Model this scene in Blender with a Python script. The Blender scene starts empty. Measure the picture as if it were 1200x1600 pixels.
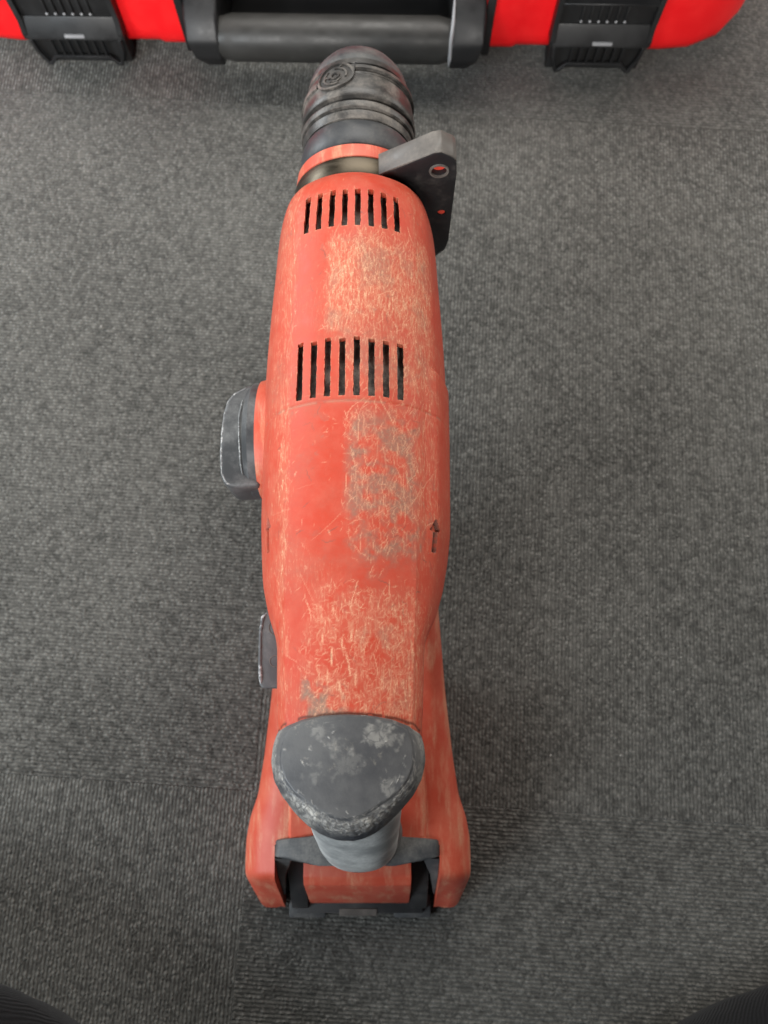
import bpy, bmesh, math, random
import numpy as np
from mathutils import Vector, Matrix

rad = math.radians
S = bpy.context.scene
COL = S.collection
random.seed(7)
RNG = np.random.default_rng(11)

# ------------------------------------------------------------------ camera
cam_data = bpy.data.cameras.new("camera")
cam = bpy.data.objects.new("camera", cam_data)
COL.objects.link(cam)
cam.location = (0.0, 0.0, 0.5)
cam.rotation_euler = (rad(13.0), 0.0, 0.0)
cam_data.sensor_fit = 'VERTICAL'
cam_data.sensor_height = 36.0
cam_data.lens = 27.0
cam_data.clip_start = 0.01
cam_data.clip_end = 60.0
cam_data.dof.use_dof = True
cam_data.dof.focus_distance = 0.315
cam_data.dof.aperture_fstop = 12.0
S.camera = cam

# ------------------------------------------------------------------ world and lamps
world = bpy.data.worlds.new("World")
S.world = world
world.use_nodes = True
bg = world.node_tree.nodes["Background"]
bg.inputs[0].default_value = (0.80, 0.84, 0.90, 1.0)
bg.inputs[1].default_value = 0.05


def area(name, loc, target, sx, sy, power, color, spread=180):
    d = bpy.data.lights.new(name, 'AREA')
    d.shape = 'RECTANGLE'
    d.size, d.size_y = sx, sy
    d.energy = power
    d.color = color
    d.spread = rad(spread)
    o = bpy.data.objects.new(name, d)
    COL.objects.link(o)
    o.location = loc
    o.rotation_euler = (Vector(target) - Vector(loc)).to_track_quat('-Z', 'Y').to_euler()
    return o


area("added_front_lamp", (0.05, 0.82, 0.92), (0.0, 0.25, 0.0), 0.8, 0.5, 12.0, (1.0, 0.97, 0.92))  # unseen lamp added low over the case to brighten the far carpet
area("room_lamp", (-0.10, -1.25, 1.25), (0.0, 0.45, 0.05), 0.8, 0.4, 60.0, (1.0, 0.97, 0.93))
area("window_left", (-1.45, 0.95, 0.62), (0.0, 0.15, 0.1), 0.8, 0.5, 23.0, (0.93, 0.98, 1.0))
area("window_right", (1.50, 0.90, 0.62), (0.0, 0.15, 0.1), 0.8, 0.5, 9.0, (1.0, 0.96, 0.90))
area("window_side", (-0.80, -0.42, 0.66), (-0.17, -0.06, 0.0), 0.45, 0.5, 11.0, (0.84, 0.93, 1.0))

S.view_settings.view_transform = 'Standard'
S.view_settings.look = 'None'
S.view_settings.exposure = 0.0
S.view_settings.gamma = 1.0
S.view_settings.use_curve_mapping = False


# ------------------------------------------------------------------ node helpers
class NT:
    def __init__(self, name):
        self.m = bpy.data.materials.new(name)
        self.m.use_nodes = True
        self.t = self.m.node_tree
        self.t.nodes.clear()
        self.out = self.t.nodes.new('ShaderNodeOutputMaterial')
        self.b = self.t.nodes.new('ShaderNodeBsdfPrincipled')
        self.t.links.new(self.b.outputs[0], self.out.inputs[0])
        self.tc = self.t.nodes.new('ShaderNodeTexCoord')
        self.obj = self.tc.outputs['Object']

    def n(self, typ, **kw):
        nd = self.t.nodes.new(typ)
        for k, v in kw.items():
            setattr(nd, k, v)
        return nd

    def link(self, a, b):
        self.t.links.new(a, b)

    def put(self, sock, v):
        if isinstance(v, (int, float)):
            sock.default_value = v
        elif isinstance(v, (tuple, list)):
            sock.default_value = v if len(v) == len(sock.default_value) else tuple(v) + (1.0,)
        else:
            self.link(v, sock)

    def mapping(self, scale, rot=(0, 0, 0), loc=(0, 0, 0), src=None):
        m = self.n('ShaderNodeMapping')
        m.inputs['Scale'].default_value = scale
        m.inputs['Rotation'].default_value = rot
        m.inputs['Location'].default_value = loc
        self.link(src or self.obj, m.inputs[0])
        return m.outputs[0]

    def noise(self, scale, detail=4, rough=0.55, vec=None, dist=0.0):
        nd = self.n('ShaderNodeTexNoise')
        nd.inputs['Scale'].default_value = scale
        nd.inputs['Detail'].default_value = detail
        nd.inputs['Roughness'].default_value = rough
        nd.inputs['Distortion'].default_value = dist
        self.link(vec or self.obj, nd.inputs['Vector'])
        return nd.outputs['Fac']

    def ramp(self, v, p0, p1, c0=0.0, c1=1.0):
        nd = self.n('ShaderNodeMapRange')
        nd.interpolation_type = 'SMOOTHSTEP'
        self.put(nd.inputs[0], v)
        nd.inputs[1].default_value = p0
        nd.inputs[2].default_value = p1
        nd.inputs[3].default_value = c0
        nd.inputs[4].default_value = c1
        return nd.outputs[0]

    def math(self, op, a, b=0.0):
        nd = self.n('ShaderNodeMath', operation=op)
        self.put(nd.inputs[0], a)
        self.put(nd.inputs[1], b)
        return nd.outputs[0]

    def mix(self, f, a, b):
        nd = self.n('ShaderNodeMix', data_type='RGBA')
        self.put(nd.inputs[0], f)
        self.put(nd.inputs[6], a)
        self.put(nd.inputs[7], b)
        return nd.outputs[2]

    def attr(self, name):
        nd = self.n('ShaderNodeAttribute', attribute_name=name)
        return nd.outputs['Fac']

    def bump(self, h, strength=0.3, dist=0.001, normal=None):
        nd = self.n('ShaderNodeBump')
        nd.inputs['Strength'].default_value = strength
        nd.inputs['Distance'].default_value = dist
        self.put(nd.inputs['Height'], h)
        if normal is not None:
            self.link(normal, nd.inputs['Normal'])
        self.link(nd.outputs[0], self.b.inputs['Normal'])
        return nd.outputs[0]

    def set(self, color=None, rough=None, metal=None, spec=None):
        if color is not None:
            self.put(self.b.inputs['Base Color'], color)
        if rough is not None:
            self.put(self.b.inputs['Roughness'], rough)
        if metal is not None:
            self.put(self.b.inputs['Metallic'], metal)
        if spec is not None:
            self.put(self.b.inputs['Specular IOR Level'], spec)
        return self.m


# ------------------------------------------------------------------ materials
RED = (0.46, 0.046, 0.021)
BEIGE = (0.66, 0.345, 0.205)


def mat_worn_red():
    k = NT("worn_red_plastic")
    wear, dust, grime = k.attr("wear"), k.attr("dust"), k.attr("grime")
    fine = k.noise(900, 3, 0.6)
    mid = k.noise(130, 5, 0.65)
    c = k.mix(k.ramp(mid, 0.35, 0.75), RED, (0.48, 0.074, 0.040))
    sc1 = k.noise(1.0, 4, 0.65, vec=k.mapping((1150, 190, 900), rot=(0, 0, .22)), dist=0.15)
    sc2 = k.noise(1.0, 4, 0.65, vec=k.mapping((1000, 230, 900), rot=(0, 0, -.45), loc=(.3, .2, .1)), dist=0.2)
    scuff = k.math('MAXIMUM', k.ramp(sc1, 0.50, 0.60), k.ramp(sc2, 0.54, 0.64))
    c = k.mix(k.math('MULTIPLY', k.ramp(k.noise(26, 5, .65), .42, .72, 0, .5), k.ramp(fine, .3, .7, .5, 1)), c, (0.31, 0.083, 0.050))
    c = k.mix(k.math('MULTIPLY', dust, k.ramp(scuff, 0, 1, 0.30, 1.0)), c, (0.50, 0.200, 0.115))
    c = k.mix(k.math('MULTIPLY', grime, k.ramp(fine, 0.25, 0.75, 0.6, 1.0)), c, (0.205, 0.130, 0.093))
    c = k.mix(k.math('MULTIPLY', k.math('MULTIPLY', dust, scuff), k.ramp(k.noise(700, 3, .6), .52, .62, 0, .85)), c, BEIGE)
    c = k.mix(k.math('MULTIPLY', wear, k.ramp(k.noise(2600, 2, .6), 0.38, 0.58, 0.38, 1.0)), c, BEIGE)
    c = k.mix(k.math('MULTIPLY', k.attr('dirt_shade'), .85), c, (0.050, 0.012, 0.008))  # dark scratches and cap seam grime, plus painted shade in the arrows
    h = k.math('ADD', k.math('MULTIPLY', wear, -0.6), k.math('MULTIPLY', fine, 0.25))
    k.bump(h, 0.35, 0.0003)
    return k.set(c, k.math('ADD', k.ramp(mid, 0.3, 0.7, 0.46, 0.60), k.math('MULTIPLY', dust, 0.2)), spec=0.32)


def mat_plain_red(name, a, b, dusty, rough, scale=60.0):
    k = NT(name)
    mid = k.noise(scale, 6, 0.65)
    st = k.noise(40, 5, 0.7, vec=k.mapping((4, 0.7, 1.5)))
    fine = k.noise(1200, 2, 0.5)
    c = k.mix(k.ramp(mid, 0.35, 0.7), a, b)
    c = k.mix(k.math('MULTIPLY', k.ramp(st, 0.47, 0.70, 0.0, dusty), k.ramp(fine, 0.3, 0.7, 0.6, 1.0)), c, (0.58, 0.30, 0.18))
    k.bump(fine, 0.12, 0.0002)
    return k.set(c, rough, spec=0.4)


def mat_dusty_black(name, base, dust, amount, rough=0.5, scale=70.0, lo=0.45, hi=0.72, bump=0.15):
    k = NT(name)
    a = k.noise(scale, 7, 0.7)
    f = k.noise(900, 3, 0.6)
    m = k.math('MULTIPLY', k.ramp(a, lo, hi, 0.0, amount), k.ramp(f, 0.25, 0.7, 0.55, 1.0))
    k.bump(k.math('ADD', f, k.math('MULTIPLY', a, 0.6)), bump, 0.0003)
    return k.set(k.mix(m, base, dust), k.ramp(a, 0.3, 0.7, rough - 0.08, rough + 0.15), spec=0.4)


def mat_cap():
    k = NT("cap_rubber")
    wear, grime = k.attr("wear"), k.attr("grime")
    a = k.noise(55, 7, 0.72)
    f = k.noise(1000, 3, 0.6)
    c = k.mix(k.ramp(a, 0.3, 0.7), (0.060, 0.060, 0.063), (0.095, 0.093, 0.092))
    c = k.mix(k.math('MULTIPLY', k.ramp(k.noise(75, 8, 0.72, vec=k.mapping((1, 1, 1), loc=(.3, .11, .2))), 0.57, 0.66, 0, .8),
                     k.ramp(f, .3, .6, .4, 1)), c, (0.26, 0.235, 0.20))
    c = k.mix(grime, c, (0.030, 0.032, 0.038))
    vc = k.n('ShaderNodeTexVoronoi', feature='DISTANCE_TO_EDGE')
    vc.inputs['Scale'].default_value = 330
    wn = k.n('ShaderNodeVectorMath', operation='MULTIPLY_ADD')
    nn = k.n('ShaderNodeTexNoise')
    nn.inputs['Scale'].default_value = 300
    k.link(k.obj, nn.inputs['Vector'])
    k.link(nn.outputs['Color'], wn.inputs[0])
    wn.inputs[1].default_value = (.004, .004, .004)
    k.link(k.obj, wn.inputs[2])
    k.link(wn.outputs[0], vc.inputs['Vector'])
    crack = k.ramp(vc.outputs['Distance'], 0.02, 0.14, 0.35, 1.0)
    wear = k.math('MULTIPLY', wear, k.math('MAXIMUM', crack, k.math('MULTIPLY', k.math('SUBTRACT', 1.0, k.attr('rim')), k.ramp(k.noise(420, 4, .7), .42, .58, .15, 1))))
    c = k.mix(wear, c, (0.43, 0.41, 0.37))
    k.bump(k.math('ADD', k.math('MULTIPLY', wear, 1.0), k.math('MULTIPLY', f, .3)), 0.5, 0.0005)
    return k.set(c, k.ramp(a, .3, .7, .42, .6), spec=0.45)


def mat_carpet():
    k = NT("ribbed_carpet")
    info = k.n('ShaderNodeObjectInfo')
    off = k.n('ShaderNodeVectorMath', operation='MULTIPLY_ADD')
    k.link(k.obj, off.inputs[0])
    off.inputs[1].default_value = (1, 1, 1)
    sc = k.n('ShaderNodeVectorMath', operation='SCALE')
    sc.inputs[0].default_value = (3.1, 7.7, 1.3)
    k.link(info.outputs['Random'], sc.inputs['Scale'])
    k.link(sc.outputs[0], off.inputs[2])
    v = off.outputs[0]
    PIT = 0.00235
    # wobbled rib coordinate
    wob = k.noise(160, 3, 0.6, vec=v)
    sep = k.n('ShaderNodeSeparateXYZ')
    k.link(k.obj, sep.inputs[0])
    x = k.math('ADD', sep.outputs[0], k.math('MULTIPLY', k.math('SUBTRACT', wob, 0.5), 0.0013))
    rib = k.math('SINE', k.math('MULTIPLY', x, 2 * math.pi / PIT))
    rib = k.ramp(rib, -1.0, 0.9)
    vo = k.n('ShaderNodeTexVoronoi', feature='F1')
    vo.inputs['Scale'].default_value = 1.0
    vo.inputs['Randomness'].default_value = 0.75
    wv = k.n('ShaderNodeVectorMath', operation='MULTIPLY_ADD')
    nzc = k.n('ShaderNodeTexNoise')
    nzc.inputs['Scale'].default_value = 260
    k.link(v, nzc.inputs['Vector'])
    k.link(nzc.outputs['Color'], wv.inputs[0])
    wv.inputs[1].default_value = (0.0012, 0.0012, 0.0)
    k.link(k.obj, wv.inputs[2])
    k.link(k.mapping((1 / PIT, 1 / 0.0027, 1.0), src=wv.outputs[0]), vo.inputs['Vector'])
    hsv = k.n('ShaderNodeSeparateColor')
    k.link(vo.outputs['Color'], hsv.inputs[0])
    cell = hsv.outputs[0]
    dome = k.ramp(vo.outputs['Distance'], 0.62, 0.08)
    fib = k.noise(1.0, 3, 0.6, vec=k.mapping((1500, 700, 1500), src=v))
    fuzz = k.noise(1.0, 5, 0.70, vec=k.mapping((130, 100, 120), src=v))
    patch = k.noise(9, 3, 0.5, vec=v)
    h = k.math('ADD', k.math('MULTIPLY', rib, 0.36), k.math('ADD', k.math('MULTIPLY', dome, 0.70), k.math('ADD', k.math('MULTIPLY', fib, 0.55), k.math('MULTIPLY', fuzz, 0.4))))
    k.bump(h, 0.85, 0.0011)
    t = k.math('ADD', k.math('MULTIPLY', dome, 0.20), k.math('ADD', k.math('MULTIPLY', cell, 0.22), k.math('ADD', k.math('MULTIPLY', fib, 0.45), k.math('MULTIPLY', fuzz, 0.24))))
    t = k.math('ADD', t, k.math('ADD', k.math('MULTIPLY', k.math('SUBTRACT', patch, .5), 0.22), k.math('MULTIPLY', rib, 0.09)))
    t = k.ramp(t, 0.16, 1.00)
    c = k.mix(t, (0.013, 0.0125, 0.0113), (0.178, 0.172, 0.156))
    m = k.set(c, 0.95, spec=0.12)
    k.b.inputs['Sheen Weight'].default_value = 0.35
    k.b.inputs['Sheen Roughness'].default_value = 0.45
    k.b.inputs['Sheen Tint'].default_value = (0.85, 0.9, 0.9, 1)
    return m


def mat_cloth():
    k = NT("trouser_cloth")
    w = k.n('ShaderNodeTexWave', wave_type='BANDS', bands_direction='DIAGONAL')
    w.inputs['Scale'].default_value = 190
    w.inputs['Distortion'].default_value = 1.2
    k.link(k.obj, w.inputs['Vector'])
    f = k.noise(700, 3, .6)
    k.bump(k.math('ADD', w.outputs['Fac'], f), 0.5, 0.0005)
    m = k.set(k.mix(k.math('MULTIPLY', w.outputs['Fac'], f), (0.006, 0.006, 0.0065), (0.013, 0.013, 0.014)), 0.9, spec=.15)
    k.b.inputs['Sheen Weight'].default_value = 0.04
    return m


def mat_steel(name, c0, c1, rough):
    k = NT(name)
    a = k.noise(60, 5, .6, vec=k.mapping((1, 6, 1)))
    f = k.noise(900, 2, .5)
    k.bump(f, .08, .0002)
    return k.set(k.mix(k.ramp(a, .3, .7), c0, c1), k.ramp(a, .3, .7, rough, rough + .15), metal=.85)


M = {}
M['worn'] = mat_worn_red()
M['foot'] = mat_plain_red("dusty_red_plastic", (0.48, 0.066, 0.034), (0.53, 0.110, 0.062), 0.75, 0.5)
M['red'] = mat_plain_red("red_plastic", (0.62, 0.05, 0.03), (0.66, 0.085, 0.05), 0.25, 0.42)
M['case_red'] = mat_plain_red("case_red_plastic", (0.88, 0.006, 0.010), (0.92, 0.014, 0.016), 0.0, 0.5)
M['cap'] = mat_cap()
M['grip'] = mat_dusty_black("grip_rubber", (0.27, 0.276, 0.272), (0.64, 0.64, 0.61), 0.95, 0.55, 38, .36, .66)
M['collar'] = mat_dusty_black("collar_rubber", (0.045, 0.047, 0.050), (0.20, 0.19, 0.175), 0.75, 0.5, 45, .4, .7)
M['black'] = mat_dusty_black("black_plastic", (0.020, 0.020, 0.021), (0.12, 0.11, 0.10), 0.35, 0.5)
M['case_black'] = mat_dusty_black("case_black_plastic", (0.013, 0.013, 0.0135), (0.035, 0.035, 0.035), 0.4, 0.42, 40)
M['bar'] = mat_dusty_black("case_bar_plastic", (0.030, 0.029, 0.027), (0.045, 0.043, 0.040), 0.6, 0.45, 60)
M['clamp'] = mat_dusty_black("clamp_plastic", (0.011, 0.011, 0.012), (0.08, 0.072, 0.065), 0.5, 0.5, 60, .5, .7)
M['clamp_top'] = mat_dusty_black("clamp_scuffed_plastic", (0.085, 0.076, 0.068), (0.19, 0.168, 0.145), 0.8, 0.5, 80, .4, .7)
M['boot'] = mat_dusty_black("boot_rubber", (0.030, 0.032, 0.035), (0.13, 0.126, 0.117), 0.8, 0.50, 40, .4, .7)
M['sleeve'] = mat_dusty_black("sleeve_rubber", (0.030, 0.028, 0.026), (0.19, 0.168, 0.146), 0.8, 0.40, 70, .42, .68, .3)
M['knob'] = mat_dusty_black("knob_plastic", (0.042, 0.044, 0.046), (0.17, 0.17, 0.167), 0.8, 0.42, 55, .4, .7)
M['scuff'] = mat_dusty_black("scuffed_edge", (0.36, 0.36, 0.36), (0.58, 0.57, 0.55), 0.8, 0.6, 160, .35, .65)
M['band'] = mat_steel("band_steel", (0.045, 0.036, 0.024), (0.075, 0.062, 0.045), 0.30)
M['inner'] = mat_dusty_black("motor_casing", (0.10, 0.098, 0.092), (0.62, 0.57, 0.50), 0.9, 0.5, 110, .4, .65)
M['dark'] = mat_dusty_black("dark_recess", (0.008, 0.008, 0.008), (0.02, 0.02, 0.02), 0.3, 0.7)
M['groove'] = mat_plain_red("engraved_red", (0.10, 0.012, 0.008), (0.16, 0.02, 0.012), 0.1, 0.7)
M['carpet'] = mat_carpet()
M['cloth'] = mat_cloth()
M['jumper'] = mat_dusty_black('jumper_cloth', (.05, .05, .055), (.08, .08, .085), .5, .9)
M['skin'] = mat_dusty_black('skin', (.45, .24, .16), (.5, .28, .19), .5, .5)
M['recess_shade'] = mat_dusty_black('shade_rubber', (0.022, 0.020, 0.019), (0.09, 0.08, 0.07), .7, .6, 90, .4, .7)  # near-black rubber that paints the shade in the emblem
M['switch'] = mat_dusty_black('switch_plastic', (0.075, 0.078, 0.081), (0.18, 0.177, 0.172), .6, .5, 70, .42, .7)
M['lint'] = mat_dusty_black("lint_fibre", (0.28, 0.27, 0.25), (0.45, 0.43, 0.40), 0.5, 0.8)
M['rim'] = mat_dusty_black('chalky_rim', (0.13, 0.133, 0.135), (0.52, 0.52, 0.51), 0.95, 0.6, 420, .47, .62, .4)
M['rim_dark'] = mat_dusty_black('switch_rim', (0.085, 0.087, 0.09), (0.46, 0.46, 0.465), 0.95, 0.5, 260, .46, .62, .4)
M['bright'] = mat_dusty_black("pale_plastic", (0.33, 0.33, 0.34), (0.42, 0.42, 0.42), 0.6, 0.35)  # pale plastic for rib ends, lip mark and handle edge


# ------------------------------------------------------------------ mesh helpers
def finish(me, angle=40):
    me.update()
    me.shade_smooth()
    try:
        me.set_sharp_from_angle(angle=rad(angle))
    except Exception:
        pass


def link(name, me, mat, parent=None, angle=40):
    o = bpy.data.objects.new(name, me)
    COL.objects.link(o)
    if mat is not None and not me.materials:
        me.materials.append(mat)
    finish(me, angle)
    if parent is not None:
        o.parent = parent
    return o


def mesh(name, verts, faces, mat, parent=None, angle=40, recalc=True):
    me = bpy.data.meshes.new(name)
    me.from_pydata([tuple(v) for v in verts], [], [tuple(f) for f in faces])
    if recalc:
        bm = bmesh.new()
        bm.from_mesh(me)
        bmesh.ops.recalc_face_normals(bm, faces=bm.faces)
        bm.to_mesh(me)
        bm.free()
    return link(name, me, mat, parent, angle)


def bm_link(name, bm, mat, parent=None, angle=40):
    bmesh.ops.recalc_face_normals(bm, faces=bm.faces)
    me = bpy.data.meshes.new(name)
    bm.to_mesh(me)
    bm.free()
    return link(name, me, mat, parent, angle)


def bev(bm, off, seg=2, sharp=25):
    es = [e for e in bm.edges if len(e.link_faces) == 2 and e.calc_face_angle(0) > rad(sharp)]
    if es and off > 0:
        bmesh.ops.bevel(bm, geom=es, offset=off, segments=seg, profile=0.6, affect='EDGES', clamp_overlap=True)


def prism_bm(poly, axis, a, b, off=0.0, seg=2, bm=None):
    """extrude a 2D polygon along one axis: axis 'x' -> (y,z), 'y' -> (x,z), 'z' -> (x,y)"""
    bm = bm or bmesh.new()

    def P(p, t):
        return {'x': (t, p[0], p[1]), 'y': (p[0], t, p[1]), 'z': (p[0], p[1], t)}[axis]
    va = [bm.verts.new(P(p, a)) for p in poly]
    vb = [bm.verts.new(P(p, b)) for p in poly]
    n = len(poly)
    bm.faces.new(va)
    bm.faces.new(vb[::-1])
    for i in range(n):
        bm.faces.new((va[i], vb[i], vb[(i + 1) % n], va[(i + 1) % n]))
    bmesh.ops.recalc_face_normals(bm, faces=bm.faces)
    if off:
        bev(bm, off, seg)
    return bm


def box_bm(x0, x1, y0, y1, z0, z1, off=0.0, seg=2):
    return prism_bm([(x0, y0), (x1, y0), (x1, y1), (x0, y1)], 'z', z0, z1, off, seg)


def join_bm(*bms):
    out = bms[0]
    for b in bms[1:]:
        me = bpy.data.meshes.new("tmp")
        b.to_mesh(me)
        b.free()
        out.from_mesh(me)
        bpy.data.meshes.remove(me)
    return out


def lathe(name, prof, centre, axis, mat, parent, n=96, angle=35, jitter=0.0):
    """profile of (t, r) along axis 'y' or 'x' through centre"""
    V, F = [], []
    for (t, r) in prof:
        for k in range(n):
            a = 2 * math.pi * k / n
            rr = r + (jitter * math.sin(3 * a + t * 400) if jitter else 0)
            c, s = rr * math.cos(a), rr * math.sin(a)
            V.append((centre[0] + c, t, centre[2] + s) if axis == 'y' else (t, centre[1] + c, centre[2] + s))
    m = len(prof)
    for i in range(m - 1):
        for k in range(n):
            k2 = (k + 1) % n
            F.append((i * n + k, i * n + k2, (i + 1) * n + k2, (i + 1) * n + k))
    F.append(tuple(range(n)))
    F.append(tuple((m - 1) * n + k for k in range(n)))
    return mesh(name, V, F, mat, parent, angle)


def empty(name, loc, label, cat, rz=0.0, group=None):
    o = bpy.data.objects.new(name, None)
    o.empty_display_size = 0.02
    COL.objects.link(o)
    o.location = loc
    o.rotation_euler = (0, 0, rz)
    o['label'] = label
    o['category'] = cat
    if group:
        o['group'] = group
    return o


def smooth_noise(shape, cell, octaves=3):
    """value noise on a grid, 0..1"""
    H, W = shape
    out = np.zeros(shape)
    amp, tot = 1.0, 0.0
    for o in range(octaves):
        c = max(1.5, cell / 2 ** o)
        h, w = int(H / c) + 3, int(W / c) + 3
        g = RNG.random((h, w))
        yi, xi = np.arange(H) / c, np.arange(W) / c
        y0, x0 = yi.astype(int), xi.astype(int)
        fy, fx = yi - y0, xi - x0
        fy, fx = fy * fy * (3 - 2 * fy), fx * fx * (3 - 2 * fx)
        a = g[np.ix_(y0, x0)] * (1 - fx) + g[np.ix_(y0, x0 + 1)] * fx
        b = g[np.ix_(y0 + 1, x0)] * (1 - fx) + g[np.ix_(y0 + 1, x0 + 1)] * fx
        out += amp * (a * (1 - fy)[:, None] + b * fy[:, None])
        tot += amp
        amp *= 0.55
    return out / tot


def strokes(mask, starts, ang, length, curl, strength):
    """draw curly scratches into a grid mask (one cell wide)"""
    N = len(starts)
    if N == 0:
        return
    pos = np.array(starts, float)
    a = np.array(ang, float)
    L = np.array(length, float)
    c = np.array(curl, float)
    st = np.array(strength, float)
    turn = RNG.normal(0, 1, N) * c
    T = int(L.max())
    H, W = mask.shape
    for t in range(T):
        live = t < L
        i = np.round(pos[:, 0]).astype(int)
        j = np.round(pos[:, 1]).astype(int)
        ok = live & (i >= 0) & (i < H) & (j >= 0) & (j < W)
        fade = np.clip(np.minimum(t + 1, L - t) / 4.0, 0, 1) * st
        np.maximum.at(mask, (i[ok], j[ok]), fade[ok])
        turn = 0.85 * turn + RNG.normal(0, 0.5, N) * c
        a = a + turn * 0.3
        pos[:, 0] += np.sin(a) * 0.9
        pos[:, 1] += np.cos(a) * 0.9


def sample_starts(density, n):
    p = density.ravel() / density.sum()
    idx = RNG.choice(p.size, n, p=p)
    return np.stack(np.unravel_index(idx, density.shape), 1)


def catmull(P, u):
    """P (..., n, 2), u scalar array in control index space"""
    n = P.shape[-2]
    i = int(min(max(math.floor(u), 0), n - 2))
    f = u - i
    g = lambda k: P[..., min(max(k, 0), n - 1), :]
    p0, p1, p2, p3 = g(i - 1), g(i), g(i + 1), g(i + 2)
    return 0.5 * (2 * p1 + (p2 - p0) * f + (2 * p0 - 5 * p1 + 4 * p2 - p3) * f ** 2 + (3 * p1 - p0 - 3 * p2 + p3) * f ** 3)


def smooth_rows(A, sigma):
    k = np.arange(-int(3 * sigma), int(3 * sigma) + 1)
    w = np.exp(-k ** 2 / (2 * sigma ** 2))
    w /= w.sum()
    pad = len(k) // 2
    B = np.concatenate([2 * A[:1] - A[pad:0:-1], A, 2 * A[-1:] - A[-2:-pad - 2:-1]])
    return np.stack([np.convolve(B[:, c], w, 'valid') for c in range(A.shape[1])], 1)


def set_attr(me, name, arr):
    at = me.attributes.new(name, 'FLOAT', 'POINT')
    at.data.foreach_set("value", np.clip(arr, 0, 1).astype(np.float32).ravel())


# ------------------------------------------------------------------ setting: carpet tiles
floor = bpy.data.objects.new("floor", None)
COL.objects.link(floor)
floor['kind'] = 'structure'
fm = prism_bm([(-2.2, -2.0), (2.2, -2.0), (2.2, 2.4), (-2.2, 2.4)], 'z', -0.03, -0.0066)
bm_link("screed", fm, M['dark'], floor)
TS = 0.4935
half = TS / 2 - 0.00006
tile_me = None
th = rad(-3.8)
for i in range(-4, 4):
    for j in range(-3, 5):
        if tile_me is None:
            b = box_bm(-half, half, -half, half, -0.0065, 0.0, 0.0003, 1)
            o = bm_link("carpet_tile", b, M['carpet'], floor)
            tile_me = o.data
        else:
            o = bpy.data.objects.new("carpet_tile", tile_me)
            COL.objects.link(o)
            o.parent = floor
        lx, ly = (i + 0.5) * TS, (j + 0.5) * TS
        o.location = (-0.0805 + lx * math.cos(th) - ly * math.sin(th), -0.0610 + lx * math.sin(th) + ly * math.cos(th),
                      RNG.uniform(-0.0003, 0.0))
        # quarter-turned laying: ribs run the other way on every second tile
        o.rotation_euler = (0, 0, th + (rad(90) if (i + j) % 2 else 0.0) + (rad(180) if RNG.random() < .5 else 0))

# ------------------------------------------------------------------ the rotary hammer
AX = -0.0130          # x of the tool's long axis
tool = empty("rotary_hammer", (0, 0, 0),
             "worn red cordless rotary hammer standing upright on its battery on grey carpet", "power tool")

# ---- red housing (dense loft so scratches and slots sit on real geometry)
HT = np.array([
    # Y      zt      r       sag     w       zw     zb
    [-0.0210, .2108, .0232, .0055, .0268, .195, .165],
    [-0.0105, .2120, .0236, .0055, .0278, .196, .165],
    [0.0000, .2125, .0240, .0060, .0282, .196, .165],
    [0.0180, .2130, .0245, .0065, .0290, .193, .160],
    [0.0290, .2130, .0250, .0070, .0345, .181, .142],
    [0.0425, .2130, .0255, .0075, .0387, .172, .125],
    [0.0537, .2130, .0260, .0080, .0402, .168, .118],
    [0.0700, .2130, .0265, .0085, .0411, .168, .115],
    [0.1063, .2130, .0270, .0100, .0415, .168, .115],
    [0.1310, .2130, .0270, .0105, .0415, .168, .115],
    [0.1500, .2130, .0267, .0105, .0409, .168, .115],
    [0.1695, .2130, .0262, .0100, .0398, .168, .116],
    [0.1860, .2130, .0258, .0098, .0388, .167, .118],
    [0.2000, .2126, .0252, .0096, .0380, .167, .120],
    [0.2100, .2112, .0246, .0095, .0372, .167, .123],
    [0.2180, .2080, .0240, .0095, .0358, .166, .127],
    [0.2235, .2030, .0232, .0094, .0342, .166, .130],
    [0.2262, .1982, .0224, .0090, .0328, .166, .133]])
slot_Y = [(0.1140, 0.1392), (0.1900, 0.2083)]
step = 0.0004
Y = np.arange(HT[0, 0], HT[-1, 0] + 1e-6, step)
for (a, b) in slot_Y:
    for q in (a, b):
        Y[np.argmin(abs(Y - q))] = q
# side bosses and a shallow step that the photograph shows on the flank
prm = np.stack([np.interp(Y, HT[:, 0], HT[:, c]) for c in range(1, 7)], 1)
prm = smooth_rows(prm, 7)
slot_s = [((-0.0009 + (k - 3.5) * 0.0059) / 0.027) for k in range(8)]
hs = 0.00128 / 0.027
edges = sorted([c - hs for c in slot_s] + [c + hs for c in slot_s])
top_s = [-1.0]
marks = edges + [1.0]
for mk in marks:
    a = top_s[-1]
    n = max(1, int(round((mk - a) * 0.0265 / step)))
    top_s += [a + (mk - a) * q / n for q in range(1, n + 1)]
top_s = np.array(top_s)
side_u = np.concatenate([np.linspace(0, 2, 100)[1:], np.linspace(2, 5, 50)[1:]])
NS = len(side_u)
NC = 2 * NS + len(top_s)
NR = len(Y)
zt, r_, sg, w_, zw, zb = [prm[:, c] for c in range(6)]
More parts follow.
